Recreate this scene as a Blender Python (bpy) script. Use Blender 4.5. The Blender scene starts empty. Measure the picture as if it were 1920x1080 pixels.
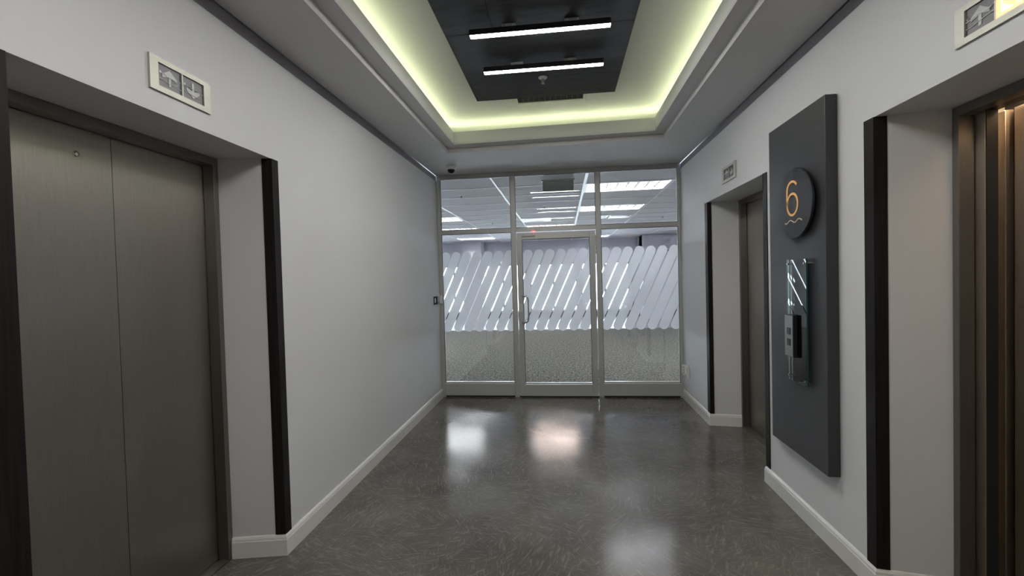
import bpy, bmesh, math, random
from mathutils import Vector, Matrix
random.seed(7)
S = bpy.context.scene
COL = S.collection

# ------------------------------------------------------------------ camera
yaw, pitch, roll = 0.1127, -0.0229, -0.0263
F = Vector((-math.sin(yaw)*math.cos(pitch), math.cos(yaw)*math.cos(pitch), math.sin(pitch)))
r0 = F.cross(Vector((0, 0, 1))).normalized(); u0 = r0.cross(F)
Rv = math.cos(roll)*r0 + math.sin(roll)*u0
Uv = -math.sin(roll)*r0 + math.cos(roll)*u0
cam = bpy.data.cameras.new('camera'); cam.sensor_width = 36; cam.lens = 848.9*36/1920; cam.clip_start = 0.02
co = bpy.data.objects.new('camera', cam); COL.objects.link(co)
M = Matrix((Rv, Uv, -F)).transposed().to_4x4(); M.translation = (0, 0, 1.53)
co.matrix_world = M
S.camera = co

# ------------------------------------------------------------------ world, exposure
w = bpy.data.worlds.new('world'); S.world = w; w.use_nodes = True
wn = w.node_tree; bg = wn.nodes['Background']
bg.inputs[0].default_value = (0.80, 0.88, 1.0, 1); bg.inputs[1].default_value = 2.6
S.view_settings.view_transform = 'Standard'; S.view_settings.look = 'None'
S.view_settings.gamma = 1; S.view_settings.use_curve_mapping = False
S.view_settings.exposure = 2.02
LED, COVE, TROFFER = 28.5, 4.4, 21.0

# ------------------------------------------------------------------ materials
def mat(name, col, rough=0.5, metal=0.0, spec=0.5, emit=None, es=0.0, noise=None, bump=None, coat=0.0, aniso=0.0):
    m = bpy.data.materials.new(name); m.use_nodes = True
    nt = m.node_tree; b = nt.nodes['Principled BSDF']
    b.inputs['Base Color'].default_value = (*col, 1); b.inputs['Roughness'].default_value = rough
    b.inputs['Metallic'].default_value = metal; b.inputs['Specular IOR Level'].default_value = spec
    b.inputs['Coat Weight'].default_value = coat
    if emit: b.inputs['Emission Color'].default_value = (*emit, 1); b.inputs['Emission Strength'].default_value = es
    tc = nt.nodes.new('ShaderNodeTexCoord'); mp = nt.nodes.new('ShaderNodeMapping')
    nt.links.new(tc.outputs['Object'], mp.inputs[0])
    if noise:       # (scale vec, amount, detail)
        sc, amt, det = noise
        mp.inputs['Scale'].default_value = sc
        n = nt.nodes.new('ShaderNodeTexNoise'); n.inputs['Scale'].default_value = 1; n.inputs['Detail'].default_value = det
        nt.links.new(mp.outputs[0], n.inputs['Vector'])
        r = nt.nodes.new('ShaderNodeValToRGB')
        r.color_ramp.elements[0].position = 0.3; r.color_ramp.elements[1].position = 0.7
        r.color_ramp.elements[0].color = (*[max(0, c*(1-amt)) for c in col], 1)
        r.color_ramp.elements[1].color = (*[c*(1+amt) for c in col], 1)
        nt.links.new(n.outputs[0], r.inputs[0]); nt.links.new(r.outputs[0], b.inputs['Base Color'])
    if bump:        # (scale vec, strength, dist, detail)
        sc, st, di, det = bump
        mp2 = nt.nodes.new('ShaderNodeMapping'); mp2.inputs['Scale'].default_value = sc
        nt.links.new(tc.outputs['Object'], mp2.inputs[0])
        n2 = nt.nodes.new('ShaderNodeTexNoise'); n2.inputs['Scale'].default_value = 1; n2.inputs['Detail'].default_value = det
        nt.links.new(mp2.outputs[0], n2.inputs['Vector'])
        bp = nt.nodes.new('ShaderNodeBump'); bp.inputs['Strength'].default_value = st; bp.inputs['Distance'].default_value = di
        nt.links.new(n2.outputs[0], bp.inputs['Height']); nt.links.new(bp.outputs[0], b.inputs['Normal'])
    if aniso:
        b.inputs['Anisotropic'].default_value = aniso
        tg = nt.nodes.new('ShaderNodeTangent'); tg.direction_type = 'RADIAL'; tg.axis = 'Z'
        nt.links.new(tg.outputs[0], b.inputs['Tangent'])
        b.inputs['Anisotropic Rotation'].default_value = 0.0
    return m

PAINT = mat('wall_paint', (0.60, 0.60, 0.61), 0.55, bump=((220, 220, 220), 0.15, 0.002, 3), noise=((1.3, 1.3, 1.3), 0.02, 3))
CEILP = mat('ceiling_paint', (0.60, 0.59, 0.585), 0.6)
TRAYP = mat('tray_paint', (0.66, 0.66, 0.64), 0.6)
GAPSHADE = mat('shadow_gap_shade', (0.24, 0.225, 0.25), 0.7, noise=((60, 60, 60), 0.08, 2))  # shade of the wall-ceiling gap put into a darker strip colour
SKIRT = mat('skirting_gloss', (0.66, 0.65, 0.63), 0.3)
STEEL = mat('brushed_steel', (0.46, 0.44, 0.40), 0.41, 1.0, aniso=0.85, noise=((220, 220, 9), 0.05, 3))
STEELF = mat('steel_frame', (0.27, 0.25, 0.235), 0.35, 1.0, aniso=0.6, noise=((200, 200, 9), 0.05, 2))
WARMST = mat('steel_warm', (0.58, 0.49, 0.40), 0.34, 1.0, aniso=0.85, noise=((220, 220, 9), 0.06, 3))
TIMBER = mat('wenge_timber', (0.011, 0.008, 0.008), 0.5, spec=0.22, noise=((90, 90, 3), 0.45, 4), bump=((150, 150, 5), 0.2, 0.002, 3))
ALU = mat('anodised_aluminium', (0.50, 0.505, 0.49), 0.42, 0.35)
ALUD = mat('frame_gasket', (0.02, 0.02, 0.022), 0.5)
CHROME = mat('polished_metal', (0.62, 0.62, 0.60), 0.2, 1.0)
CHAR = mat('charcoal_laminate', (0.045, 0.045, 0.050), 0.38, spec=0.35, noise=((700, 700, 700), 0.15, 2))
DISC = mat('disc_black', (0.012, 0.012, 0.016), 0.3)
GOLD = mat('gold_inlay', (0.95, 0.50, 0.15), 0.35, 0.25)
PALEG = mat('pale_gold_inlay', (0.80, 0.62, 0.42), 0.35, 0.5)
BLACK = mat('black_plastic', (0.012, 0.012, 0.014), 0.4)
WHITEP = mat('white_plastic', (0.72, 0.72, 0.71), 0.4)
PLATE = mat('pale_plate', (0.42, 0.42, 0.36), 0.4, 0.3)
SMOKE = mat('smoked_window', (0.05, 0.05, 0.055), 0.35)
ARROW = mat('arrow_grey', (0.42, 0.42, 0.43), 0.4)
REFLBULB = mat('reflection_bulb_white', (0.80, 0.80, 0.84), 0.3)  # pale tone for modelled reflection lines, and for the bulb
GREY = mat('plain_grey', (0.27, 0.27, 0.25), 0.5)
TILE = mat('ceiling_tile', (0.62, 0.62, 0.66), 0.8, noise=((60, 60, 60), 0.05, 3))
TBAR = mat('grid_white', (0.85, 0.85, 0.88), 0.35)
CARL = mat('warm_car_light', (1, 0.85, 0.6), 0.4, emit=(1.0, 0.74, 0.45), es=6.0)
LOUV = mat('louvre_metal', (0.09, 0.09, 0.095), 0.4, 0.3)
REFL = mat('light_reflector', (0.40, 0.40, 0.41), 0.5)
OFFW = mat('office_paint', (0.72, 0.71, 0.79), 0.6)
DUCT = mat('brown_board', (0.045, 0.045, 0.05), 0.5)
LEDM = mat('led_diffuser', (0.9, 0.9, 0.9), 0.4, emit=(1.0, 0.98, 0.95), es=LED)
COVEM = mat('cove_led', (0.9, 0.9, 0.7), 0.4, emit=(0.92, 1.0, 0.62), es=COVE)
TROFM = mat('troffer_light', (0.9, 0.9, 0.9), 0.4, emit=(0.97, 0.98, 1.0), es=TROFFER)
WARMTUBE = mat('warm_tube', (0.9, 0.85, 0.8), 0.4, emit=(1.0, 0.80, 0.72), es=TROFFER)
ORANGE = mat('lit_orange_border', (0.9, 0.25, 0.08), 0.4, emit=(1.0, 0.055, 0.025), es=3.5)
LITWIN = mat('lit_yellow_window', (1, 0.8, 0.4), 0.4, emit=(1.0, 0.60, 0.20), es=0.8)
REDLED = mat('red_led', (0.8, 0.05, 0.04), 0.4, emit=(1, 0.05, 0.03), es=1.5)
BLACKPANEL = mat('black_ceiling_panel', (0.022, 0.021, 0.023), 0.5, spec=0.3, noise=((7, 25, 7), 0.5, 5), bump=((5, 22, 5), 0.25, 0.01, 5))

def glass_mat(name, tint, fres=1.45, rough=0.0):
    m = bpy.data.materials.new(name); m.use_nodes = True; nt = m.node_tree
    nt.nodes.remove(nt.nodes['Principled BSDF']); out = nt.nodes['Material Output']
    t = nt.nodes.new('ShaderNodeBsdfTransparent'); t.inputs[0].default_value = (*tint, 1)
    g = nt.nodes.new('ShaderNodeBsdfGlossy'); g.inputs['Roughness'].default_value = rough
    f = nt.nodes.new('ShaderNodeFresnel'); f.inputs[0].default_value = fres
    x = nt.nodes.new('ShaderNodeMixShader')
    nt.links.new(f.outputs[0], x.inputs[0]); nt.links.new(t.outputs[0], x.inputs[1]); nt.links.new(g.outputs[0], x.inputs[2])
    nt.links.new(x.outputs[0], out.inputs[0]); return m
GLASS = glass_mat('clear_glass', (0.97, 0.985, 0.98), 1.4)
GREENG = glass_mat('green_edge_glass', (0.80, 0.90, 0.88), 1.9)

def film_mat():
    m = bpy.data.materials.new('frosted_film'); m.use_nodes = True; nt = m.node_tree
    nt.nodes.remove(nt.nodes['Principled BSDF']); out = nt.nodes['Material Output']
    d = nt.nodes.new('ShaderNodeBsdfDiffuse'); d.inputs[0].default_value = (0.90, 0.91, 0.94, 1)
    t = nt.nodes.new('ShaderNodeBsdfTranslucent'); t.inputs[0].default_value = (0.93, 0.94, 0.97, 1)
    p = nt.nodes.new('ShaderNodeBsdfTransparent')
    a = nt.nodes.new('ShaderNodeMixShader'); a.inputs[0].default_value = 0.72
    b = nt.nodes.new('ShaderNodeMixShader'); b.inputs[0].default_value = 0.10
    nt.links.new(d.outputs[0], a.inputs[1]); nt.links.new(t.outputs[0], a.inputs[2])
    nt.links.new(a.outputs[0], b.inputs[1]); nt.links.new(p.outputs[0], b.inputs[2])
    nt.links.new(b.outputs[0], out.inputs[0]); return m
FILM = film_mat()

def floor_mat():
    m = bpy.data.materials.new('polished_screed'); m.use_nodes = True; nt = m.node_tree
    b = nt.nodes['Principled BSDF']; tc = nt.nodes.new('ShaderNodeTexCoord'); N = nt.nodes.new; K = nt.links.new
    def vm(op, a, c=None, sc=None):
        n = N('ShaderNodeVectorMath'); n.operation = op; K(a, n.inputs[0])
        if c is not None: K(c, n.inputs[1])
        if sc is not None: n.inputs['Scale'].default_value = sc
        return n.outputs[0]
    def noise(vec, sc, det, rough=0.6):
        n = N('ShaderNodeTexNoise'); n.inputs['Scale'].default_value = sc; n.inputs['Detail'].default_value = det
        n.inputs['Roughness'].default_value = rough; K(vec, n.inputs['Vector']); return n
    def strokes(cell, seed, sx, sy):
        wob = noise(tc.outputs['Object'], 3.0, 4)
        v = vm('ADD', tc.outputs['Object'], vm('SCALE', wob.outputs['Color'], sc=0.06+seed*0.3))
        vo = N('ShaderNodeTexVoronoi'); vo.inputs['Scale'].default_value = cell; K(v, vo.inputs['Vector'])
        loc = vm('SUBTRACT', v, vo.outputs['Position'])
        sp = N('ShaderNodeSeparateColor'); K(vo.outputs['Color'], sp.inputs[0])
        ang = N('ShaderNodeMath'); ang.operation = 'MULTIPLY'; ang.inputs[1].default_value = 3.14159; K(sp.outputs[0], ang.inputs[0])
        rt = N('ShaderNodeVectorRotate'); rt.rotation_type = 'Z_AXIS'; K(loc, rt.inputs['Vector']); K(ang.outputs[0], rt.inputs['Angle'])
        mp = N('ShaderNodeMapping'); mp.inputs['Scale'].default_value = (sx, sy, 1); K(rt.outputs[0], mp.inputs[0]); K(vo.outputs['Position'], mp.inputs['Location'])
        return noise(mp.outputs[0], 1.0, 6, 0.65)
    s1 = strokes(3.9, 0.0, 11, 95); s2 = strokes(2.6, 0.2, 7, 60)
    big = noise(tc.outputs['Object'], 1.3, 7)
    mx = N('ShaderNodeMath'); mx.operation = 'MAXIMUM'; K(s1.outputs[0], mx.inputs[0]); K(s2.outputs[0], mx.inputs[1])
    r1 = N('ShaderNodeValToRGB'); e = r1.color_ramp.elements
    e[0].position = 0.35; e[0].color = (0.072, 0.064, 0.058, 1); e[1].position = 0.66; e[1].color = (0.136, 0.130, 0.117, 1)
    K(big.outputs[0], r1.inputs[0])
    r2 = N('ShaderNodeValToRGB'); e = r2.color_ramp.elements
    e[0].position = 0.53; e[0].color = (0, 0, 0, 1); e[1].position = 0.74; e[1].color = (0.68, 0.68, 0.68, 1)
    K(mx.outputs[0], r2.inputs[0])
    mc = N('ShaderNodeMix'); mc.data_type = 'RGBA'; mc.inputs['B'].default_value = (0.31, 0.29, 0.25, 1)
    K(r2.outputs[0], mc.inputs['Factor']); K(r1.outputs[0], mc.inputs['A'])
    K(mc.outputs['Result'], b.inputs['Base Color'])
    mr = N('ShaderNodeMapRange'); mr.inputs['From Min'].default_value = 0.3; mr.inputs['From Max'].default_value = 0.8
    mr.inputs['To Min'].default_value = 0.06; mr.inputs['To Max'].default_value = 0.20
    K(mx.outputs[0], mr.inputs[0]); K(mr.outputs[0], b.inputs['Roughness'])
    b.inputs['Specular IOR Level'].default_value = 0.36
    bp = N('ShaderNodeBump'); bp.inputs['Strength'].default_value = 0.12; bp.inputs['Distance'].default_value = 0.004
    K(mx.outputs[0], bp.inputs['Height']); K(bp.outputs[0], b.inputs['Normal'])
    return m
FLOOR = floor_mat()
CARPET = mat('speckled_carpet', (0.090, 0.088, 0.077), 0.9, spec=0.1, noise=((34, 18, 20), 0.8, 2), bump=((130, 130, 130), 0.5, 0.01, 2))
VINYL = mat('glossy_vinyl', (0.14, 0.138, 0.145), 0.38, spec=0.4)

# ------------------------------------------------------------------ mesh helpers
class MB:
    def __init__(s): s.v = []; s.f = []
    def add(s, vs, fs):
        o = len(s.v); s.v += [tuple(v) for v in vs]; s.f += [tuple(i+o for i in f) for f in fs]; return s
    def box(s, x0, x1, y0, y1, z0, z1):
        v = [(x, y, z) for z in (z0, z1) for y in (y0, y1) for x in (x0, x1)]
        return s.add(v, [(0, 2, 3, 1), (4, 5, 7, 6), (0, 1, 5, 4), (2, 6, 7, 3), (0, 4, 6, 2), (1, 3, 7, 5)])
    def prism(s, pts, z0, z1):            # footprint polygon in xy
        n = len(pts)
        v = [(p[0], p[1], z0) for p in pts] + [(p[0], p[1], z1) for p in pts]
        return s.add(v, [tuple(range(n))[::-1], tuple(range(n, 2*n))] + [(i, (i+1) % n, (i+1) % n+n, i+n) for i in range(n)])
    def prism_x(s, pts, x0, x1):          # polygon in yz
        n = len(pts)
        v = [(x0, p[0], p[1]) for p in pts] + [(x1, p[0], p[1]) for p in pts]
        return s.add(v, [tuple(range(n))[::-1], tuple(range(n, 2*n))] + [(i, (i+1) % n, (i+1) % n+n, i+n) for i in range(n)])
    def prism_y(s, pts, y0, y1):          # polygon in xz
        n = len(pts)
        v = [(p[0], y0, p[1]) for p in pts] + [(p[0], y1, p[1]) for p in pts]
        return s.add(v, [tuple(range(n))[::-1], tuple(range(n, 2*n))] + [(i, (i+1) % n, (i+1) % n+n, i+n) for i in range(n)])
    def ring(s, outer, inner, z0, z1):
        n = len(outer)
        v = [(p[0], p[1], z) for z in (z0, z1) for p in outer] + [(p[0], p[1], z) for z in (z0, z1) for p in inner]
        f = []
        for i in range(n):
            j = (i+1) % n
            f += [(i, j, j+2*n, i+2*n), (i+n, i+3*n, j+3*n, j+n), (i, i+n, j+n, j), (i+2*n, j+2*n, j+3*n, i+3*n)]
        return s.add(v, f)
    def lathe(s, prof, c, axis='z', seg=24):   # prof [(r,h)]
        n = len(prof); v = []
        for k in range(seg):
            a = 2*math.pi*k/seg
            for r, h in prof:
                x, y = r*math.cos(a), r*math.sin(a)
                p = {'z': (x, y, h), 'x': (h, x, y), 'y': (x, h, y)}[axis]
                v.append((c[0]+p[0], c[1]+p[1], c[2]+p[2]))
        f = [(k*n+i, ((k+1) % seg)*n+i, ((k+1) % seg)*n+i+1, k*n+i+1) for k in range(seg) for i in range(n-1)]
        return s.add(v, f)
    def tube(s, pts, r, seg=10):
        pts = [Vector(p) for p in pts]; n = len(pts); v = []; prev = None
        for i, p in enumerate(pts):
            t = ((pts[min(i+1, n-1)]-p).normalized() + (p-pts[max(i-1, 0)]).normalized()).normalized()
            a = Vector((0, 0, 1)) if abs(t.z) < 0.9 else Vector((1, 0, 0))
            if prev is None: e1 = t.cross(a).normalized()
            else: e1 = (prev - t*prev.dot(t)).normalized()
            prev = e1; e2 = t.cross(e1)
            for k in range(seg):
                an = 2*math.pi*k/seg; v.append(tuple(p + (e1*math.cos(an)+e2*math.sin(an))*r))
        f = [(i*seg+k, i*seg+(k+1) % seg, (i+1)*seg+(k+1) % seg, (i+1)*seg+k) for i in range(n-1) for k in range(seg)]
        f += [tuple(range(seg))[::-1], tuple((n-1)*seg+k for k in range(seg))]
        return s.add(v, f)
    def mesh(s, name, m, smooth=False):
        me = bpy.data.meshes.new(name); me.from_pydata(s.v, [], s.f)
        bm = bmesh.new(); bm.from_mesh(me); bmesh.ops.recalc_face_normals(bm, faces=bm.faces); bm.to_mesh(me); bm.free()
        if smooth:
            for p in me.polygons: p.use_smooth = True
            me.set_sharp_from_angle(angle=math.radians(35))
        me.materials.append(m); return me
    def build(s, name, m, parent=None, smooth=False, bevel=0.0, **props):
        o = bpy.data.objects.new(name, s.mesh(name, m, smooth)); COL.objects.link(o)
        if parent: o.parent = parent; o.matrix_parent_inverse = parent.matrix_world.inverted()
        if bevel:
            b = o.modifiers.new('bevel', 'BEVEL'); b.width = bevel; b.segments = 2; b.limit_method = 'ANGLE'
        for k, v in props.items(): o[k] = v
        return o
def box(*a): return MB().box(*a)
def thing(name, loc, label, cat, group=None):
    o = bpy.data.objects.new(name, None); COL.objects.link(o); o.location = loc; o.empty_display_size = 0.1
    o.matrix_world = Matrix.Translation(loc)
    o['label'] = label; o['category'] = cat
    if group: o['group'] = group
    return o
def sweep(path, prof, side=1):
    """path: xy points; prof: closed polygon (offset to the side, z)"""
    n = len(path); P = [Vector(p) for p in path]; mb = MB(); v = []; k = len(prof)
    for i in range(n):
        d0 = (P[i]-P[i-1]).normalized() if i else (P[1]-P[0]).normalized()
        d1 = (P[i+1]-P[i]).normalized() if i < n-1 else d0
        n0 = Vector((-d0.y, d0.x))*side; n1 = Vector((-d1.y, d1.x))*side
        m_ = (n0+n1).normalized(); m_ = m_/max(0.3, m_.dot(n0))
        for o_, z in prof: v.append((P[i].x+m_.x*o_, P[i].y+m_.y*o_, z))
    f = [(i*k+j, i*k+(j+1) % k, (i+1)*k+(j+1) % k, (i+1)*k+j) for i in range(n-1) for j in range(k)]
    f += [tuple(range(k))[::-1], tuple((n-1)*k+j for j in range(k))]
    return mb.add(v, f)
ST = dict(kind='structure')

# ------------------------------------------------------------------ dimensions (metres)
XL, XR, D, HC = -1.593, 1.44, 5.735, 2.865
YB = -3.2
ZS = 2.225                       # soffit of the lift niches
ZW = 2.79                        # wall stops here, shadow gap above
# niche corner points (wall corner, inner reveal)
LF = ((XL, 2.365), (-1.874, 2.312)); LN = ((XL, 1.15), (-1.874, 1.205))
R3F = ((XR, 4.700), (1.720, 4.663)); R3N = ((XR, 3.435), (1.720, 3.48))
RNF = ((XR, 2.280), (1.725, 2.226)); RNN = ((XR, 1.05), (1.725, 1.10))

# ------------------------------------------------------------------ room shell
f1 = MB().box(-2.2, 2.1, YB-0.1, D+0.04, -0.12, 0.0).build('floor', FLOOR, **ST)
of = MB().box(-9, 9, D+0.04, 13.2, -0.12, -0.002).build('floor', CARPET, **ST)
ov = MB().box(-9, 9, 13.2, 17.3, -0.12, -0.002).build('floor', VINYL, **ST)

def niche_wall(name, sgn, X, nics, yend):
    out = X + sgn*0.65
    mb = MB(); y = YB
    for (nr, fr) in nics:      # near side, far side of each niche
        mb.prism([(X, y), nr[0], nr[1], (out, nr[1][1]), (out, y)], 0, ZW)
        mb.prism([nr[0], fr[0], fr[1], (out, fr[1][1]), (out, nr[1][1]), nr[1]], ZS, ZW)
        y = fr[0][1]; last = fr
        mb.prism([(X, y), (X, y+0.3), (out, y+0.3), (out, fr[1][1]), fr[1]], 0, ZW)
        y += 0.3
    mb.prism([(X, y), (X, yend), (out, yend), (out, y)], 0, ZW)
    mb.box(min(X+sgn*0.025, out), max(X+sgn*0.025, out), YB, yend, ZW, HC+0.5)
    return mb.build(name, PAINT, **ST)
niche_wall('wall_left', -1, XL, [(LN, LF)], D+0.10)
niche_wall('wall_right', 1, XR, [(RNN, RNF), (R3N, R3F)], D+0.10)
MB().box(-2.3, 2.1, YB-0.12, YB, 0, 3.4).build('wall_back', PAINT, **ST)
MB().box(XL-0.001-0.024, XL-0.008, YB, D-0.002, ZW+0.001, HC-0.004).build('trim_1', GAPSHADE, **ST)
MB().box(XR+0.008, XR+0.025, YB, D-0.002, ZW+0.001, HC-0.004).build('trim_2', GAPSHADE, **ST)

bbp = [(0, 0), (0.016, 0), (0.016, 0.090), (0.0135, 0.093), (0.0135, 0.096), (0.012, 0.104), (0.007, 0.113), (0.003, 0.116), (0.0, 0.116)]
def sk(name, path, side): sweep(path, bbp, side).build(name, SKIRT, **ST)
sk('baseboard_left', [(XL, D-0.035), LF[0], LF[1]], 1)
sk('baseboard_left', [(XL, YB), LN[0], LN[1]], -1)
sk('baseboard_right', [(XR, D-0.035), R3F[0], R3F[1]], -1)
sk('baseboard_right', [R3N[1], R3N[0], RNF[0], RNF[1]], -1)
sk('baseboard_right', [(XR, YB), RNN[0], RNN[1]], 1)

# ceiling with stepped light tray
o_far = ((-1.186, 4.729), (1.020, 4.646)); NY = -1.6
hole = [(-1.186, NY), (1.020, NY), o_far[1], o_far[0]]
lip = [(-1.081, NY+0.1), (0.915, NY+0.1), (0.915, 4.530), (-1.081, 4.590)]
def grow(poly, d): return [(poly[0][0]-d, poly[0][1]-d), (poly[1][0]+d, poly[1][1]-d), (poly[2][0]+d, poly[2][1]+d), (poly[3][0]-d, poly[3][1]+d)]
shell = [(XL-0.0, YB), (XR+0.0, YB), (XR+0.0, D+0.04), (XL-0.0, D+0.04)]
ceil = MB().ring(shell, hole, HC, 2.911).build('ceiling', CEILP, **ST)
MB().ring(grow(lip, 0.50), lip, 2.911, 2.93).build('tray_ledge', CEILP, ceil)
MB().ring(grow(lip, 0.018), lip, 2.93, 3.036).build('tray_lip', TRAYP, ceil)
MB().ring(grow(lip, 0.50), grow(lip, 0.42), 2.93, 3.15).build('cove_wall', TRAYP, ceil)
g = grow(lip, 0.45)
MB().box(g[0][0]-0.1, g[1][0]+0.1, NY-0.5, 5.2, 3.15, 3.20).build('tray_ceiling', TRAYP, ceil)
cs = thing('cove_light_strip', (0, 1.5, 2.94), 'hidden yellow green light strip glowing along the ceiling tray', 'light strip')
MB().ring(grow(lip, 0.120), grow(lip, 0.100), 3.018, 3.028).build('led_tape', COVEM, cs)
MB().ring(grow(lip, 0.125), grow(lip, 0.095), 2.931, 3.0175).build('tape_channel', ALU, cs)

# black suspended ceiling panel made of boards
bp_ = thing('suspended_panel', (-0.12, 2.3, 3.12), 'large black stained panel hung in the middle of the lit ceiling tray', 'ceiling panel')
KS = 0.9602
PX0, PX1, PYF, PZ = -0.752*KS, 0.502*KS, 4.167*KS, 3.10
gap = 0.0025
for (a, b, c, d) in [(PX0, PX1, 2.90, PYF), (PX0, -0.403, 0.6, 2.90), (-0.403, PX1, 0.6, 2.90), (PX0, -0.403, -1.1, 0.6), (-0.403, PX1, -1.1, 0.6)]:
    MB().box(a+gap, b-gap, c+gap, d-gap, PZ, PZ+0.018).build('panel_board', BLACKPANEL, bp_)
MB().box(PX0+0.05, PX1-0.05, -1.05, PYF-0.16, PZ+0.019, 3.149).build('mounting_frame', BLACK, bp_)

def batten(y, label):
    t = thing('light_batten', (-0.11, y, PZ), label, 'light', 'linear light battens on the black ceiling panel')
    x0, x1 = -0.5405, 0.321; L0 = 3.04
    box(x0, x1, y-0.0205, y+0.0205, L0, L0+0.004).build('diffuser', LEDM, t)
    MB().box(x0-0.002, x1+0.002, y-0.023, y+0.023, L0+0.0042, L0+0.036).box(x0-0.002, x1+0.002, y-0.023, y-0.0208, L0+0.0008, L0+0.0042).box(x0-0.002, x1+0.002, y+0.0208, y+0.023, L0+0.0008, L0+0.0042).build('housing', BLACK, t)
    for cx in (-0.298, 0.089):
        c = MB().box(cx-0.045, cx+0.045, y-0.012, y+0.028, PZ-0.004, PZ-0.0005)
        c.box(cx-0.02, cx+0.02, y-0.010, y+0.010, L0+0.036, PZ-0.004)
        c.box(cx-0.048, cx+0.048, y+0.026, y+0.034, PZ-0.012, PZ-0.0005)
        c.build('mounting_clip', ALU, t)
    return t
batten(3.336, 'farther of the two lit white light bars, just before the sprinkler')
batten(2.8275, 'nearer and longer-looking of the two lit white light bars on the black panel')
batten(1.35, 'lit white light bar on the black panel overhead, outside the view')
batten(0.82, 'lit white light bar on the black panel above the viewer')
batten(-0.4, 'lit white light bar on the black panel behind the viewer')

def sprinkler(x, y, z, label, r=0.036, grp=None):
    t = thing('fire_sprinkler', (x, y, z), label, 'sprinkler', grp)
    MB().lathe([(0, 0), (r, -0.001), (r*0.9, -0.007), (r*0.45, -0.010), (0, -0.010)], (x, y, z), seg=20).build('escutcheon', WHITEP, t, smooth=True)
    m = MB()
    m.tube([(x-r*0.2, y, z-0.009), (x-r*0.38, y, z-0.025), (x, y, z-0.045)], r*0.09, 6)
    m.tube([(x+r*0.2, y, z-0.009), (x+r*0.38, y, z-0.025), (x, y, z-0.045)], r*0.09, 6)
    m.lathe([(0, 0), (r*0.14, 0), (r*0.14, -0.034), (0, -0.034)], (x, y, z-0.009), seg=8)
    m.build('frame_arms', PLATE, t, smooth=True)
    MB().lathe([(0, 0), (r*0.42, 0), (r*0.42, -0.003), (0, -0.003)], (x, y, z-0.045), seg=12).build('deflector', PLATE, t)
sprinkler(-0.121, 3.612, PZ, 'white fire sprinkler head on the black ceiling panel')

# return air grille on the tray ceiling
vt = thing('air_vent', (-0.08, 4.14, 3.15), 'louvred air vent just beyond the black ceiling panel', 'air vent')
vx0, vx1, vy0, vy1 = -0.400, 0.246, 3.93, 4.235
MB().ring([(vx0, vy0), (vx1, vy0), (vx1, vy1), (vx0, vy1)], [(vx0+.028, vy0+.028), (vx1-.028, vy0+.028), (vx1-.028, vy1-.028), (vx0+.028, vy1-.028)], 3.138, 3.1495).build('frame', PLATE, vt)
box(vx0+.028, vx1-.028, vy0+.028, vy1-.028, 3.146, 3.1495).build('backing', BLACK, vt)
for k in range(9):
    y = vy0+.05+k*0.03
    MB().prism_x([(y, 3.139), (y+0.016, 3.145), (y+0.014, 3.1465), (y-0.002, 3.1405)], vx0+.028, vx1-.028).build('louvre', PLATE, vt)
for k in range(1, 12):
    x = vx0+.028+k*(vx1-vx0-.056)/12
    box(x-.0015, x+.0015, vy0+.028, vy1-.028, 3.1385, 3.1395).build('louvre_bar', PLATE, vt)

# ------------------------------------------------------------------ lifts
def corner_guard(P0, P1, wdir, label, leg=0.045, wl=0.05):
    """L guard on a niche corner: P0 wall corner, P1 inner reveal, wdir = +1/-1 along y of the wall leg"""
    a = Vector(P0); b = Vector(P1); t = (b-a).normalized(); n = Vector((t.y, -t.x))
    if n.y*wdir > 0: n = -n                 # reveal normal looks into the niche
    sx = 1 if P0[0] < 0 else -1             # towards the corridor
    th = 0.005
    q = [(a.x, a.y+wdir*wl), (a.x+sx*th, a.y+wdir*wl), (a.x+sx*th, a.y+n.y*th), (a.x+t.x*leg+n.x*th, a.y+t.y*leg+n.y*th), (a.x+t.x*leg, a.y+t.y*leg), (a.x, a.y)]
    q = [(p[0]+sx*0.0008, p[1]+n.y*0.0004) for p in q]
    o = MB().prism(q, 0.117, ZS-0.001).build('corner_guard', TIMBER, label=label, category='corner guard', group='dark timber corner guards of the lift niches')
    return o
corner_guard(*LF, 1, 'dark timber corner guard right of the left brushed steel lift', 0.052)
corner_guard(*LN, -1, 'black corner guard at the left edge of the view beside the left lift', 0.06, 0.08)
corner_guard(*R3F, 1, 'dark corner guard of the far right lift niche, nearest the glass partition', 0.036, 0.075)
corner_guard(*R3N, -1, 'thin dark corner guard between the far right lift and the charcoal sign board', 0.05, 0.06)
corner_guard(*RNF, 1, 'wide dark timber corner guard between charcoal sign board and nearest right lift', 0.050, 0.062)
corner_guard(*RNN, -1, 'dark corner guard at the near side of the nearest right lift', 0.05, 0.06)

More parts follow.
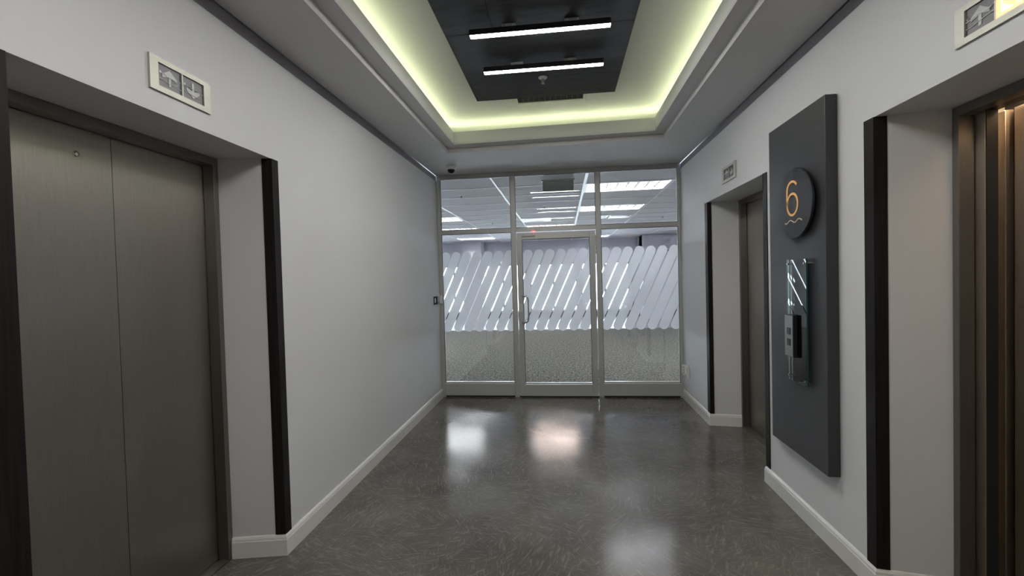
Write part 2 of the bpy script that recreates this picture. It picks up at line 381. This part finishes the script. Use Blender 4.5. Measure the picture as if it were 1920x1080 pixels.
def lift(sgn, xin, y0, y1, label, M1, keyhole=False, opened=False):
    """sgn: -1 left wall, +1 right wall; xin inner reveal plane; y0..y1 opening between reveals"""
    t = thing('lift_door', (xin, (y0+y1)/2, 0), label, 'elevator door')
    X = lambda d: xin + sgn*d
    def bx(a, b, *r): return box(min(X(a), X(b)), max(X(a), X(b)), *r)
    fw = 0.034
    for (a, b) in ((y0, y0+fw), (y1-fw, y1)):
        bx(0.0, 0.062, a, b, 0.0, ZS-0.001).build('jamb', STEELF, t, bevel=0.002)
    bx(0.0, 0.062, y0+fw, y1-fw, ZS-0.042, ZS-0.001).build('frame_head', STEELF, t, bevel=0.002)
    bx(-0.0, 0.14, y0+fw, y1-fw, 0.0, 0.006).build('sill', STEELF, t)
    ym = 0.5*(y0+y1)+0.02
    zt = ZS-0.040
    if not opened:
        for (a, b) in ((y0-0.02, ym-0.0015), (ym+0.0015, y1+0.02)):
            lf = bx(0.068, 0.103, a, b, 0.008, zt).build('door_leaf', M1, t)
            if keyhole and b < ym:
                k = MB().lathe([(0.0, 0.004), (0.006, 0.004), (0.007, 0.0), (0.012, 0.0), (0.012, 0.003), (0.0095, 0.005), (0.0095, 0.0)], (X(0.068)-0.0005, 1.633, 2.075), 'x', 20)
                k.build('keyhole', CHROME, lf, smooth=True)
    else:
        # landing leaves slid back, car doors behind them
        bx(0.066, 0.100, y1-fw-0.045, y1+0.3, 0.008, zt).build('door_leaf', M1, t, bevel=0.002)
        bx(0.066, 0.100, y0-0.3, y0+fw+0.05, 0.008, zt).build('door_leaf', M1, t, bevel=0.002)
        bx(0.068, 0.112, y1-fw-0.050, y1-fw-0.0455, 0.008, zt).build('door_edge_seal', BLACK, t)
        bx(0.063, 0.116, y0+fw, y1-fw, ZS-0.041, ZS-0.001).build('header_box', BLACK, t)
        bx(0.122, 0.146, y0+0.2, y1-0.05, ZS-0.017, ZS-0.009).build('car_light', CARL, t)
        bx(0.150, 0.185, y1-fw-0.036, y1+0.05, 0.008, zt).build('car_door_edge', M1, t, bevel=0.003)
        bx(0.165, 0.20, y0-0.05, y1-fw-0.060, 0.008, zt).build('car_door', M1, t)
        bx(0.21, 0.22, y0-0.3, y1+0.3, 0, ZS+0.1).build('shaft_back', BLACK, t)
    bx(0.24, 0.25, y0-0.2, y1+0.2, 0.0, ZS+0.1).build('back_board', BLACK, t)
    return t
lift(-1, -1.874, 1.205, 2.312, 'large brushed steel double lift door on the left wall', STEEL, keyhole=True)
lift(1, 1.720, 3.48, 4.663, 'far right lift door in its niche beyond the charcoal sign board', STEEL)
lift(1, 1.725, 1.10, 2.226, 'part-open bronze steel lift door at the right edge of the view', WARMST, opened=True)

# ------------------------------------------------------------------ lift direction indicators
def indicator(sgn, X, y0, y1, label, lit_near=False):
    """sgn +1 on the left wall (faces +x), -1 on the right wall"""
    t = thing('direction_indicator', (X, (y0+y1)/2, 2.38), label, 'lift indicator')
    xs = lambda d: X+sgn*d
    def bx(a, b, *r): return box(min(xs(a), xs(b)), max(xs(a), xs(b)), *r)
    z0, z1 = 2.313, 2.449
    yc = (y0+y1)/2; ww = 0.112
    wins = [(yc-ww-0.003, yc-0.003), (yc+0.003, yc+ww+0.003)]
    wz0, wz1 = 2.336, 2.428
    # face plate with two openings
    m = MB()
    for (a, b, c, d) in [(y0, y1, z0, wz0), (y0, y1, wz1, z1), (y0, wins[0][0], wz0, wz1), (wins[0][1], wins[1][0], wz0, wz1), (wins[1][1], y1, wz0, wz1)]:
        m.box(min(xs(0), xs(0.010)), max(xs(0), xs(0.010)), a, b, c, d)
    m.build('face_plate', PLATE, t)
    for i, (a, b) in enumerate(wins):
        lit = lit_near and i == 0
        wn_ = bx(0.0005, 0.004, a, b, wz0, wz1).build('indicator_window', LITWIN if lit else SMOKE, t, **({'label': 'lit yellow indicator window'} if lit else {}))
        if lit:
            bz = MB()
            for (p, q, r, s_) in [(a, b, wz0, wz0+.010), (a, b, wz1-.010, wz1), (a, a+.010, wz0+.010, wz1-.010), (b-.010, b, wz0+.010, wz1-.010)]:
                bz.box(min(xs(.0045), xs(.0095)), max(xs(.0045), xs(.0095)), p, q, r, s_)
            bz.build('lit_border', ORANGE, wn_)
        yc_ = (a+b)/2; zc = (wz0+wz1)/2
        up = (i == 0) if sgn > 0 else (i == 1)
        s_ = 1 if up else -1
        arrow = [(yc_-0.006, zc-s_*0.032), (yc_-0.006, zc+s_*0.004), (yc_-0.036, zc-s_*0.004), (yc_-0.036, zc+s_*0.008), (yc_, zc+s_*0.034), (yc_+0.036, zc+s_*0.008), (yc_+0.036, zc-s_*0.004), (yc_+0.006, zc+s_*0.004), (yc_+0.006, zc-s_*0.032)]
        MB().prism_x(arrow, min(xs(.0045), xs(.006)), max(xs(.0045), xs(.006))).build('arrow', ARROW if not lit else ORANGE, wn_)
        if not lit:
            mw = MB(); rnd = random.Random(i+int(y0*100))
            for zz in (zc+0.010, zc-0.014):
                pts = [(xs(0.007), a+0.004+(b-a-0.008)*k/6, zz+rnd.uniform(-.004, .004)-0.003*k*0.5) for k in range(7)]
                mw.tube(pts, 0.0011, 5)
            mw.build('reflection_line', REFLBULB, wn_)  # reflected lines across the window, modelled as thin pale tubes
            MB().lathe([(0, 0.003), (0.005, 0.002), (0.006, 0)], (xs(.006), a+0.010 if sgn > 0 else b-0.010, zc+0.012), 'x', 10).build('bulb', REFLBULB, wn_)
indicator(1, XL, 1.620, 1.927, 'pale lift direction indicator above the left steel lift')
indicator(-1, XR, 3.933, 4.253, 'small lift direction indicator above the far right lift')
indicator(-1, XR, 1.523, 1.833, 'lift direction indicator with one orange lit window at top right', lit_near=True)

# ------------------------------------------------------------------ charcoal sign board, disc, call station
sb = thing('sign_board', (1.44, 2.876, 0.426), 'tall charcoal board mounted on the right wall behind the round number disc', 'wall panel')
box(1.377, 1.437, 2.552, 3.200, 0.426, 2.442).build('board', CHAR, sb, bevel=0.003)
box(1.437, 1.440, 2.60, 3.15, 0.5, 2.36).build('mounting_batten', BLACK, sb)

dn = thing('floor_number_disc', (1.377, 2.81, 1.92), 'round black disc with gold number six on charcoal board', 'sign')
MB().lathe([(0, -0.0), (0.201, 0.0), (0.203, 0.002), (0.203, 0.012), (0.201, 0.014), (0, 0.014)], (1.340, 2.81, 1.917), 'x', 72).build('disc', DISC, dn, smooth=True)
MB().lathe([(0, 0), (0.05, 0), (0.05, 0.022), (0, 0.022)], (1.3545, 2.81, 1.917), 'x', 20).build('standoff', BLACK, dn)
def ribbon(pts, wdt, x0, x1):
    """stroke in the viewer's frame: u to the right (-y), v up; pts list of (u,v,width)"""
    mb = MB(); L = []; Rr = []
    for i, (u, v, wd) in enumerate(pts):
        a = pts[max(0, i-1)]; b = pts[min(len(pts)-1, i+1)]
        t = Vector((b[0]-a[0], b[1]-a[1])).normalized(); n = Vector((-t.y, t.x))*wd/2
        L.append((u+n.x, v+n.y)); Rr.append((u-n.x, v-n.y))
    for i in range(len(pts)-1):
        q = [L[i], L[i+1], Rr[i+1], Rr[i]]
        mb.prism_x([(2.81-u, 1.917+v) for u, v in q], x0, x1)
    return mb
six = []
# upper hook then left stem then bowl
for k in range(13):
    a = math.radians(28 + k*(152/12)); six.append((-0.010+0.058*math.cos(a), 0.079+0.050*math.sin(a), 0.0135))
for k in range(1, 6): six.append((-0.068-0.0015*math.sin(k/6*3.14), 0.079-0.086*k/6, 0.0135))
for k in range(37):
    a = math.radians(180 + k*10); six.append((-0.008+0.060*math.cos(a), -0.004+0.062*math.sin(a), 0.0135))
ribbon(six, 0, 1.337, 1.3398).build('number_six', GOLD, dn, label='gold numeral 6')
wv = [(-0.097+0.194*k/24, -0.102+0.008*math.sin(k/24*math.pi*4-2.6)+0.0*k, 0.006) for k in range(25)]
ribbon(wv, 0, 1.3375, 1.3398).build('wave_line', PALEG, dn, label='thin pale gold wave line')

cp = thing('call_station', (1.377, 2.80, 1.23), 'clear glass plate carrying a lift call button box on charcoal board', 'call panel')
gp = box(1.345, 1.353, 2.690, 2.915, 0.875, 1.592).build('glass_plate', GREENG, cp)
EDG = mat('green_glass_edge', (0.015, 0.07, 0.06), 0.3)
e = MB(); e.box(1.3448, 1.3532, 2.6885, 2.6899, 0.875, 1.592); e.box(1.3448, 1.3532, 2.69, 2.915, 0.8735, 0.8749)
e.build('plate_edge', EDG, gp, label='green glass edge')
for (y, z) in ((2.71, 0.90), (2.895, 0.90), (2.71, 1.568), (2.895, 1.568)):
    MB().lathe([(0, -0.003), (0.006, -0.003), (0.006, 0.032), (0, 0.032)], (1.3445, y, z), 'x', 12).build('standoff_pin', CHROME, cp)
bb = box(1.322, 1.3445, 2.792, 2.888, 1.020, 1.268).build('button_box', BLACK, cp, bevel=0.002)
box(1.3195, 1.3218, 2.794, 2.886, 1.024, 1.264).build('box_face', mat('box_face_steel', (0.33, 0.33, 0.33), 0.35, 0.8), cp)
for z in (1.107, 1.172):
    b_ = box(1.3165, 1.3193, 2.820, 2.852, z-0.017, z+0.017).build('call_button', mat('button_dark', (0.06, 0.06, 0.065), 0.3, 0.5), cp, bevel=0.001)
    m = MB()
    for (p, q, r, s_) in [(2.817, 2.855, z-.020, z-.0175), (2.817, 2.855, z+.0175, z+.020), (2.817, 2.8195, z-.0175, z+.0175), (2.8525, 2.855, z-.0175, z+.0175)]: m.box(1.3168, 1.3193, p, q, r, s_)
    m.build('button_bezel', BLACK, b_)

# ------------------------------------------------------------------ glazed partition
gz = bpy.data.objects.new('glazed_partition', None); COL.objects.link(gz); gz.location = (0, D, 0); gz.matrix_world = Matrix.Translation((0, D, 0))
gz['label'] = 'grey aluminium framed glass partition across the end of the lobby'; gz['category'] = 'partition'
Y0, Y1 = D-0.02, D+0.035
def fr(name, x0, x1, z0, z1, y0=Y0, y1=Y1, m=ALU, parent=gz, bev=0.003): return box(x0, x1, y0, y1, z0, z1).build(name, m, parent, bevel=bev)
fr('head_rail', XL+0.001, XR-0.001, 2.812, HC-0.001)
fr('side_post', XL+0.001, -1.545, 0.0, 2.8115); fr('side_post', 1.405, XR-0.001, 0.0, 2.8115)
fr('mullion', -0.640, -0.580, 0.0, 2.8115); fr('mullion', 0.420, 0.480, 0.0, 2.8115)
for (a, b) in ((-1.5445, -0.6405), (-0.5795, 0.4195), (0.4805, 1.4045)):
    fr('transom', a, b, 2.104, 2.157)
fr('bottom_rail', -1.5445, -0.6405, 0.022, 0.178); fr('bottom_rail', 0.4805, 1.4045, 0.022, 0.178)
# sloped glazing bead on the bottom rails
for (a, b) in ((-1.5445, -0.6405), (0.4805, 1.4045)):
    MB().prism_x([(Y0, 0.1785), (Y1, 0.1785), (Y1, 0.195), (D, 0.198), (Y0+0.004, 0.184)], a, b).build('glazing_bead', mat('bead_pale', (0.72, 0.72, 0.70), 0.3, 0.3), gz)
box(-1.54, 1.40, Y0+0.01, Y1-0.005, 0.0005, 0.0215).build('floor_channel', ALUD, gz)

def gasket(x0, x1, z0, z1, parent, y=None):
    y0, y1 = (Y0+0.006, Y0+0.012) if y is None else y
    w_ = 0.005; m = MB()
    m.box(x0, x1, y0, y1, z0, z0+w_); m.box(x0, x1, y0, y1, z1-w_, z1); m.box(x0, x0+w_, y0, y1, z0+w_, z1-w_); m.box(x1-w_, x1, y0, y1, z0+w_, z1-w_)
    return m.build('gasket', ALUD, parent)
def clip_poly(poly, x0, x1, z0, z1):
    def cl(P, ins, inter):
        out = []
        for i in range(len(P)):
            a, b = P[i-1], P[i]
            if ins(b):
                if not ins(a): out.append(inter(a, b))
                out.append(b)
            elif ins(a): out.append(inter(a, b))
        return out
    def ix(x): return lambda a, b: (x, a[1]+(b[1]-a[1])*(x-a[0])/(b[0]-a[0]))
    for f_, i_ in ((lambda p: p[0] >= x0, ix(x0)), (lambda p: p[0] <= x1, ix(x1))):
        poly = cl(poly, f_, i_)
        if len(poly) < 3: return []
    return poly
ZF0, ZF1, PITCH, WID = 0.845, 1.880, 0.1385, 0.1145
def films(x0, x1, phase, parent, y):
    rr = WID/2; shift = 0.415
    vx, vz = shift, (ZF1-ZF0-2*rr); L_ = math.hypot(vx, vz); ang = math.atan2(vz, vx)
    k = -6
    while True:
        xb = phase + k*PITCH; k += 1
        if xb > x1+0.1: break
        if xb+shift < x0-0.1: continue
        P = []
        for j in range(13):
            a = ang-math.pi/2+math.pi*j/12; P.append((xb+shift+rr*math.cos(a), ZF1-rr+rr*math.sin(a)))
        for j in range(13):
            a = ang+math.pi/2+math.pi*j/12; P.append((xb+rr*math.cos(a), ZF0+rr+rr*math.sin(a)))
        P = clip_poly(P, x0, x1, ZF0, ZF1)
        if len(P) < 3: continue
        MB().prism_y(P, y, y+0.0006).build('film_strip', FILM, parent)
    return
GY = D+0.004
def pane(x0, x1, z0, z1, parent, phase=None, gy=GY):
    p = box(x0-0.004, x1+0.004, gy, gy+0.006, z0-0.004, z1+0.004).build('glass_pane', GLASS, parent)
    gasket(x0, x1, z0, z1, parent)
    if phase is not None: films(x0+0.003, x1-0.003, phase, p, gy-0.0012)
pane(-1.545, -0.640, 2.157, 2.812, gz); pane(-0.580, 0.420, 2.157, 2.812, gz); pane(0.480, 1.405, 2.157, 2.812, gz)
pane(-1.545, -0.640, 0.186, 2.104, gz, -1.501)
pane(0.480, 1.405, 0.186, 2.104, gz, 0.530)

# door
dr = bpy.data.objects.new('door_1', None); COL.objects.link(dr); dr.location = (0.40, D, 0); dr.matrix_world = Matrix.Translation((0.40, D, 0))
dr['kind'] = 'structure'; dr['label'] = 'aluminium framed glass door with D handle in the middle of the partition'
dx0, dx1 = -0.570, 0.408
dy0, dy1 = Y0-0.004, Y1-0.006
fr('stile', dx0, -0.505, 0.018, 2.090, dy0, dy1, ALU, dr); fr('stile', 0.338, dx1, 0.018, 2.090, dy0, dy1, ALU, dr)
fr('top_rail', -0.5045, 0.3375, 2.008, 2.090, dy0, dy1, ALU, dr); fr('bottom_rail', -0.5045, 0.3375, 0.018, 0.165, dy0, dy1, ALU, dr)
MB().prism_x([(dy0, 0.1655), (dy1, 0.1655), (dy1, 0.182), (D, 0.185), (dy0+0.004, 0.171)], -0.5045, 0.3375).build('glazing_bead', bpy.data.materials['bead_pale'], dr)
dp = box(-0.508, 0.341, GY, GY+0.006, 0.17, 2.010).build('glass_pane', GLASS, dr)
gasket(-0.505, 0.338, 0.176, 2.008, dr)
films(-0.502, 0.335, -0.503+0.07, dp, GY-0.0012)
hy = dy0-0.052
h = MB().tube([(-0.520, dy0+0.001, 1.292), (-0.520, dy0-0.018, 1.292), (-0.510, hy, 1.292), (-0.47, hy-0.004, 1.290), (-0.447, hy-0.004, 1.272), (-0.440, hy-0.004, 1.24), (-0.440, hy-0.004, 1.01), (-0.447, hy-0.004, 0.978), (-0.47, hy-0.004, 0.961), (-0.510, hy, 0.959), (-0.520, dy0-0.018, 0.959), (-0.520, dy0+0.001, 0.959)], 0.0095, 12)
h.build('pull_handle', CHROME, dr, smooth=True, label='polished D pull handle')
lk = box(-0.556, -0.520, dy0-0.005, dy0-0.0005, 1.098, 1.194).build('lock_plate', WHITEP, dr)
for k in range(4): MB().lathe([(0, -0.001), (0.005, -0.001), (0.005, 0.0), (0, 0)], (-0.538, dy0-0.0055, 1.112+0.0215*k), 'y', 10).build('lock_button', BLACK, lk)
for (z0, z1) in ((1.80, 2.03), (0.17, 0.36)):
    for k in range(5):
        zz = z0+(z1-z0)*k/5
        MB().lathe([(0, 0), (0.0085, 0), (0.0085, (z1-z0)/5-0.006), (0, (z1-z0)/5-0.006)], (0.413, dy0-0.006, zz), 'z', 10).build('hinge_knuckle', ALU, dr)
ml = thing('magnetic_lock', (-0.42, D-0.06, 2.10), 'grey magnetic door lock with red light at the head of the glass door', 'door lock')
box(-0.527, -0.330, Y0-0.050, Y0-0.0005, 2.106, 2.154).build('magnet_housing', ALU, ml, bevel=0.002)
box(-0.505, -0.340, dy0-0.028, dy0-0.0005, 2.045, 2.086).build('armature_plate', ALU, ml, bevel=0.002)
for x in (-0.48, -0.44, -0.37): MB().lathe([(0, -0.002), (0.004, -0.002), (0.004, 0), (0, 0)], (x, dy0-0.0285, 2.062+(x+.48)*0.05), 'y', 8).build('screw_head', BLACK, ml)
box(-0.375, -0.332, Y0-0.049, Y0-0.030, 2.1015, 2.1055).build('status_light', REDLED, ml)

# ------------------------------------------------------------------ small wall things
cd = thing('dome_camera', (-1.284, 5.281, HC), 'small white dome security camera on ceiling by the partition', 'camera')
MB().lathe([(0, 0), (0.060, 0), (0.060, -0.012), (0.050, -0.034), (0.047, -0.036), (0, -0.036)], (-1.284, 5.281, HC-0.0005), 'z', 28).build('housing', WHITEP, cd, smooth=True)
MB().lathe([(0.045, 0), (0.043, -0.020), (0.034, -0.036), (0.018, -0.046), (0, -0.049)], (-1.284, 5.281, HC-0.036), 'z', 28).build('dome', mat('dome_black', (0.004, 0.004, 0.005), 0.1), cd, smooth=True)
MB().lathe([(0.0455, 0.001), (0.0475, 0.0), (0.0475, -0.007), (0.0445, -0.008)], (-1.284, 5.281, HC-0.036), 'z', 28).build('trim_ring', CHROME, cd, smooth=True)

rd = thing('access_reader', (XL, 5.51, 1.22), 'black access card reader on left wall beside the glass partition', 'card reader')
box(XL+0.0005, XL+0.012, 5.435, 5.590, 1.218, 1.322).build('back_box', BLACK, rd, bevel=0.002)
box(XL+0.0125, XL+0.040, 5.460, 5.575, 1.226, 1.316).build('reader_body', BLACK, rd, bevel=0.004)
box(XL+0.0125, XL+0.024, 5.440, 5.4555, 1.246, 1.300).build('reader_light', WHITEP, rd)
box(XL+0.006, XL+0.036, D-0.050, D-0.0235, 1.222, 1.322).build('end_cap', WHITEP, rd, bevel=0.003)

sw = thing('wall_socket', (XR, 5.58, 0.30), 'white box socket low on right wall beside the partition', 'socket')
box(XR-0.045, XR-0.0005, 5.50, 5.60, 0.335, 0.435).build('socket_box', WHITEP, sw, bevel=0.003)
box(XR-0.062, XR-0.0455, 5.50, 5.515, 0.325, 0.445).build('cover_plate', WHITEP, sw, bevel=0.002)
box(XR-0.02, XR-0.0005, 5.45, 5.4995, 0.30, 0.42).build('side_plate', WHITEP, sw, bevel=0.002)
for z in (0.36, 0.39, 0.42): box(XR-0.058, XR-0.050, 5.4975, 5.4998, z-0.006, z+0.006).build('socket_slot', GREY, sw)

# ------------------------------------------------------------------ office beyond
OZ = 2.87
oc = MB().box(-9, 9, D+0.10, 17.3, OZ+0.12, OZ+0.20).build('ceiling', OFFW, **ST)
MB().box(-9, XL-0.02, D+0.02, D+0.10, 0, OZ+0.1).build('wall_front_left', OFFW, **ST)
MB().box(XR+0.02, 9, D+0.02, D+0.10, 0, OZ+0.1).build('wall_front_right', OFFW, **ST)
MB().box(XL-0.02, XR+0.02, D+0.04, D+0.10, HC+0.0, OZ+0.12).build('trim_3', OFFW, **ST)
MB().box(-9.1, -9, D, 17.3, 0, OZ+0.1).build('wall_office_left', OFFW, **ST)
MB().box(9, 9.1, D, 17.3, 0, OZ+0.1).build('wall_office_right', OFFW, **ST)
TX0, TP, TY0, TYP = 0.345, 1.28, 5.97, 0.72
TROF = {}
for (i, j) in [(0, 1), (0, 4), (-1, 8), (0, 13), (-3, 5), (-3, 8), (-3, 12), (-6, 2), (-6, 5), (-6, 8), (-6, 11), (3, 1), (3, 4), (3, 7), (3, 10), (5, 4), (5, 10), (-3, 2), (2, 1), (2, 4), (4, 2), (-4, 1), (-5, 4), (-4, 3), (4, 7)]: TROF[(i, j)] = 1  # last ones: unseen side troffers, added to brighten the office ceiling
tile_me = box(0.006, TP-0.006, 0.006, TYP-0.006, 0.004, 0.016).mesh('ceiling_tile', TILE)
nj = int((17.0-TY0)/TYP)
for i in range(-7, 7):
    for j in range(0, nj+1):
        x = TX0+i*TP; y = TY0+j*TYP
        if x < -9 or x+TP > 9.01 or y+TYP > 17.25: continue
        if (i, j) in TROF: continue
        o = bpy.data.objects.new('ceiling_tile', tile_me); COL.objects.link(o); o.parent = oc; o.location = (x, y, OZ)
for i in range(-7, 8):
    x = TX0+i*TP; wd = 0.020 if i == 0 else 0.012
    if -9 < x < 9: box(x-wd, x+wd, D+0.11, 17.2, OZ-0.004, OZ+0.003).build('grid_bar', TBAR, oc)
for j in range(0, nj+2):
    y = TY0+j*TYP
    if y < 17.2: box(-8.9, 8.9, y-0.010, y+0.010, OZ-0.003, OZ+0.002).build('grid_bar', TBAR, oc)
def troffer(i, j, label):
    x = TX0+i*TP; y = TY0+j*TYP
    t = thing('troffer_light', (x+TP/2, y+TYP/2, OZ), label, 'ceiling light', 'louvred office ceiling lights')
    m = MB().ring([(x+.008, y+.008), (x+TP-.008, y+.008), (x+TP-.008, y+TYP-.008), (x+.008, y+TYP-.008)], [(x+.05, y+.05), (x+TP-.05, y+.05), (x+TP-.05, y+TYP-.05), (x+.05, y+TYP-.05)], OZ-0.006, OZ+0.018)
    m.build('frame', TBAR, t)
    MB().ring([(x+.03, y+.03), (x+TP-.03, y+.03), (x+TP-.03, y+TYP-.03), (x+.03, y+TYP-.03)], [(x+.05, y+.05), (x+TP-.05, y+.05), (x+TP-.05, y+TYP-.05), (x+.05, y+TYP-.05)], OZ+0.0185, OZ+0.088).build('housing_side', REFL, t)
    box(x+.03, x+TP-.03, y+.03, y+TYP-.03, OZ+0.0885, OZ+0.094).build('reflector', REFL, t)
    for k in range(4):
        yy = y+.05+(TYP-.1)*(k+.5)/4
        box(x+.06, x+TP-.06, yy-.014, yy+.014, OZ+0.056, OZ+0.080).build('lamp_tube', WARMTUBE if (i, j) == (-1, 8) else TROFM, t)
    for k in range(1, 8):
        xx = x+.05+(TP-.1)*k/8
        box(xx-.006, xx+.006, y+.051, y+TYP-.051, OZ-0.004, OZ+0.040).build('louvre_blade', LOUV, t)
    for k in (1, 2, 3):
        yy = y+.05+(TYP-.1)*k/4
        box(x+.051, x+TP-.051, yy-.005, yy+.005, OZ-0.002, OZ+0.036).build('louvre_rail', LOUV, t)
W = ['zero', 'first', 'second', 'third', 'fourth', 'fifth', 'sixth', 'seventh', 'eighth', 'ninth', 'tenth', 'eleventh', 'twelfth', 'thirteenth']
lab = {(0, 1): 'nearest louvred office light seen through the top right pane', (0, 4): 'second louvred office light behind the nearest one, top right pane',
       (-3, 5): 'louvred office light at lower left of the top left pane', (-1, 8): 'pink tinted louvred office light hidden behind the door head, mirrored in the floor', (0, 13): 'small far louvred light at top left of the right lower pane',
       (-3, 12): 'far louvred light strip at the top of the left lower pane', (-3, 8): 'farther louvred office light at bottom left of top left pane'}
for (i, j) in TROF: troffer(i, j, lab.get((i, j), 'unseen extra louvred office light, %s side, %s column over, %s row back' % ('left' if i < 0 else 'right', W[abs(i)], W[j])))

sprinkler(-1.586, 7.147, OZ, 'office sprinkler seen left in the top left pane', 0.04)
sprinkler(-1.646, 10.81, OZ, 'small farther office sprinkler in the top left pane', 0.04)
sprinkler(-0.315, 8.61, OZ, 'office sprinkler below the hanging grey box in the middle pane', 0.04)
sprinkler(2.34, 10.89, OZ, 'office sprinkler at the right of the top right pane', 0.04)

hs = thing('hanging_box', (-0.04, 6.30, OZ), 'plain grey box hanging beyond the middle top pane', 'sign')  # flat grey box filling the plain rectangle behind the middle pane
box(-0.250, 0.175, 6.29, 6.31, 2.683, 2.845).build('box_front', GREY, hs, bevel=0.003)
box(-0.268, 0.190, 6.28, 6.32, 2.8455, OZ-0.005).build('top_rail', PLATE, hs)

rdif = thing('round_diffuser', (-0.6, 10.65, OZ), 'round air diffuser in the office ceiling above the door lock', 'air diffuser')
MB().lathe([(0.10, -0.006), (0.12, -0.014), (0.20, -0.010), (0.205, -0.004), (0.225, -0.016), (0.29, -0.012), (0.30, -0.001)], (-0.60, 10.65, OZ-0.001), 'z', 32).build('cone', TBAR, rdif, smooth=True)
box(-0.94, -0.25, 10.31, 10.99, OZ-0.008, OZ-0.0045).build('plate', TBAR, rdif)
sd = thing('slot_diffuser', (1.33, 10.5, OZ), 'dark slot air diffuser in office ceiling, top right pane', 'air diffuser')
box(1.08, 1.56, 10.36, 10.86, OZ-0.010, OZ-0.004).build('frame', TBAR, sd)
box(1.11, 1.53, 10.40, 10.56, OZ-0.013, OZ-0.0105).build('slot', BLACK, sd)
sq = thing('square_diffuser', (0.93, 10.5, OZ), 'small square air diffuser beside the dark slot one', 'air diffuser')
box(0.80, 1.04, 10.30, 10.80, OZ-0.010, OZ-0.004).build('frame', TBAR, sq)
for k in range(3): box(0.84, 1.00, 10.38+k*.13, 10.42+k*.13, OZ-0.013, OZ-0.0105).build('slot', BLACK, sq)

# far wall: windows left and centre, plain wall right
YW = 17.0
xs_ = [-8.9, -7.0, -5.1, -3.2, -1.3, 0.6, 2.5]
wall = MB()
wall.box(-9, 9, YW, YW+0.2, 2.02, OZ+0.1); wall.box(-9, 9, YW, YW+0.2, 0, 0.24)
for k, x in enumerate(xs_): wall.box(x-0.08, x+0.08, YW, YW+0.2, 0.24, 2.02)
wall.box(2.5, 4.3, YW, YW+0.2, 0.24, 2.02); wall.box(6.2, 9, YW, YW+0.2, 0.24, 2.02)
wall.build('wall_back', OFFW, **ST)
MB().box(-9, 9, YW-0.04, YW-0.001, 0.0, 0.22).build('baseboard_back', DUCT, **ST)
rects = [(xs_[k]+.08, xs_[k+1]-.08) for k in range(6)] + [(4.3, 6.2)]
for n, (a, b) in enumerate(rects):
    wf = MB().prism_y([(a, .24), (b, .24), (b, .28), (a, .28)], YW+.05, YW+.1)
    wf.box(a, b, YW+.05, YW+.1, 1.98, 2.02); wf.box(a, a+.04, YW+.05, YW+.1, .28, 1.98); wf.box(b-.04, b, YW+.05, YW+.1, .28, 1.98)
    wf.box((a+b)/2-.03, (a+b)/2+.03, YW+.05, YW+.1, .28, 1.98)
    wo = wf.build('window_%d' % (n+1), ALU, **ST)
    box(a+.04, b-.04, YW+.07, YW+.076, .28, 1.98).build('pane', GLASS, wo)
MB().box(-3.62, -2.93, 16.2, 16.9, 0, OZ-0.001).build('wall_column', OFFW, **ST)
MB().box(2.72, 8.99, 16.0, 16.98, 2.35, OZ-0.005).build('trim_4', OFFW, **ST)
MB().box(2.72, 3.45, 15.9, 16.6, 0, OZ-0.006).build('wall_column', OFFW, **ST)
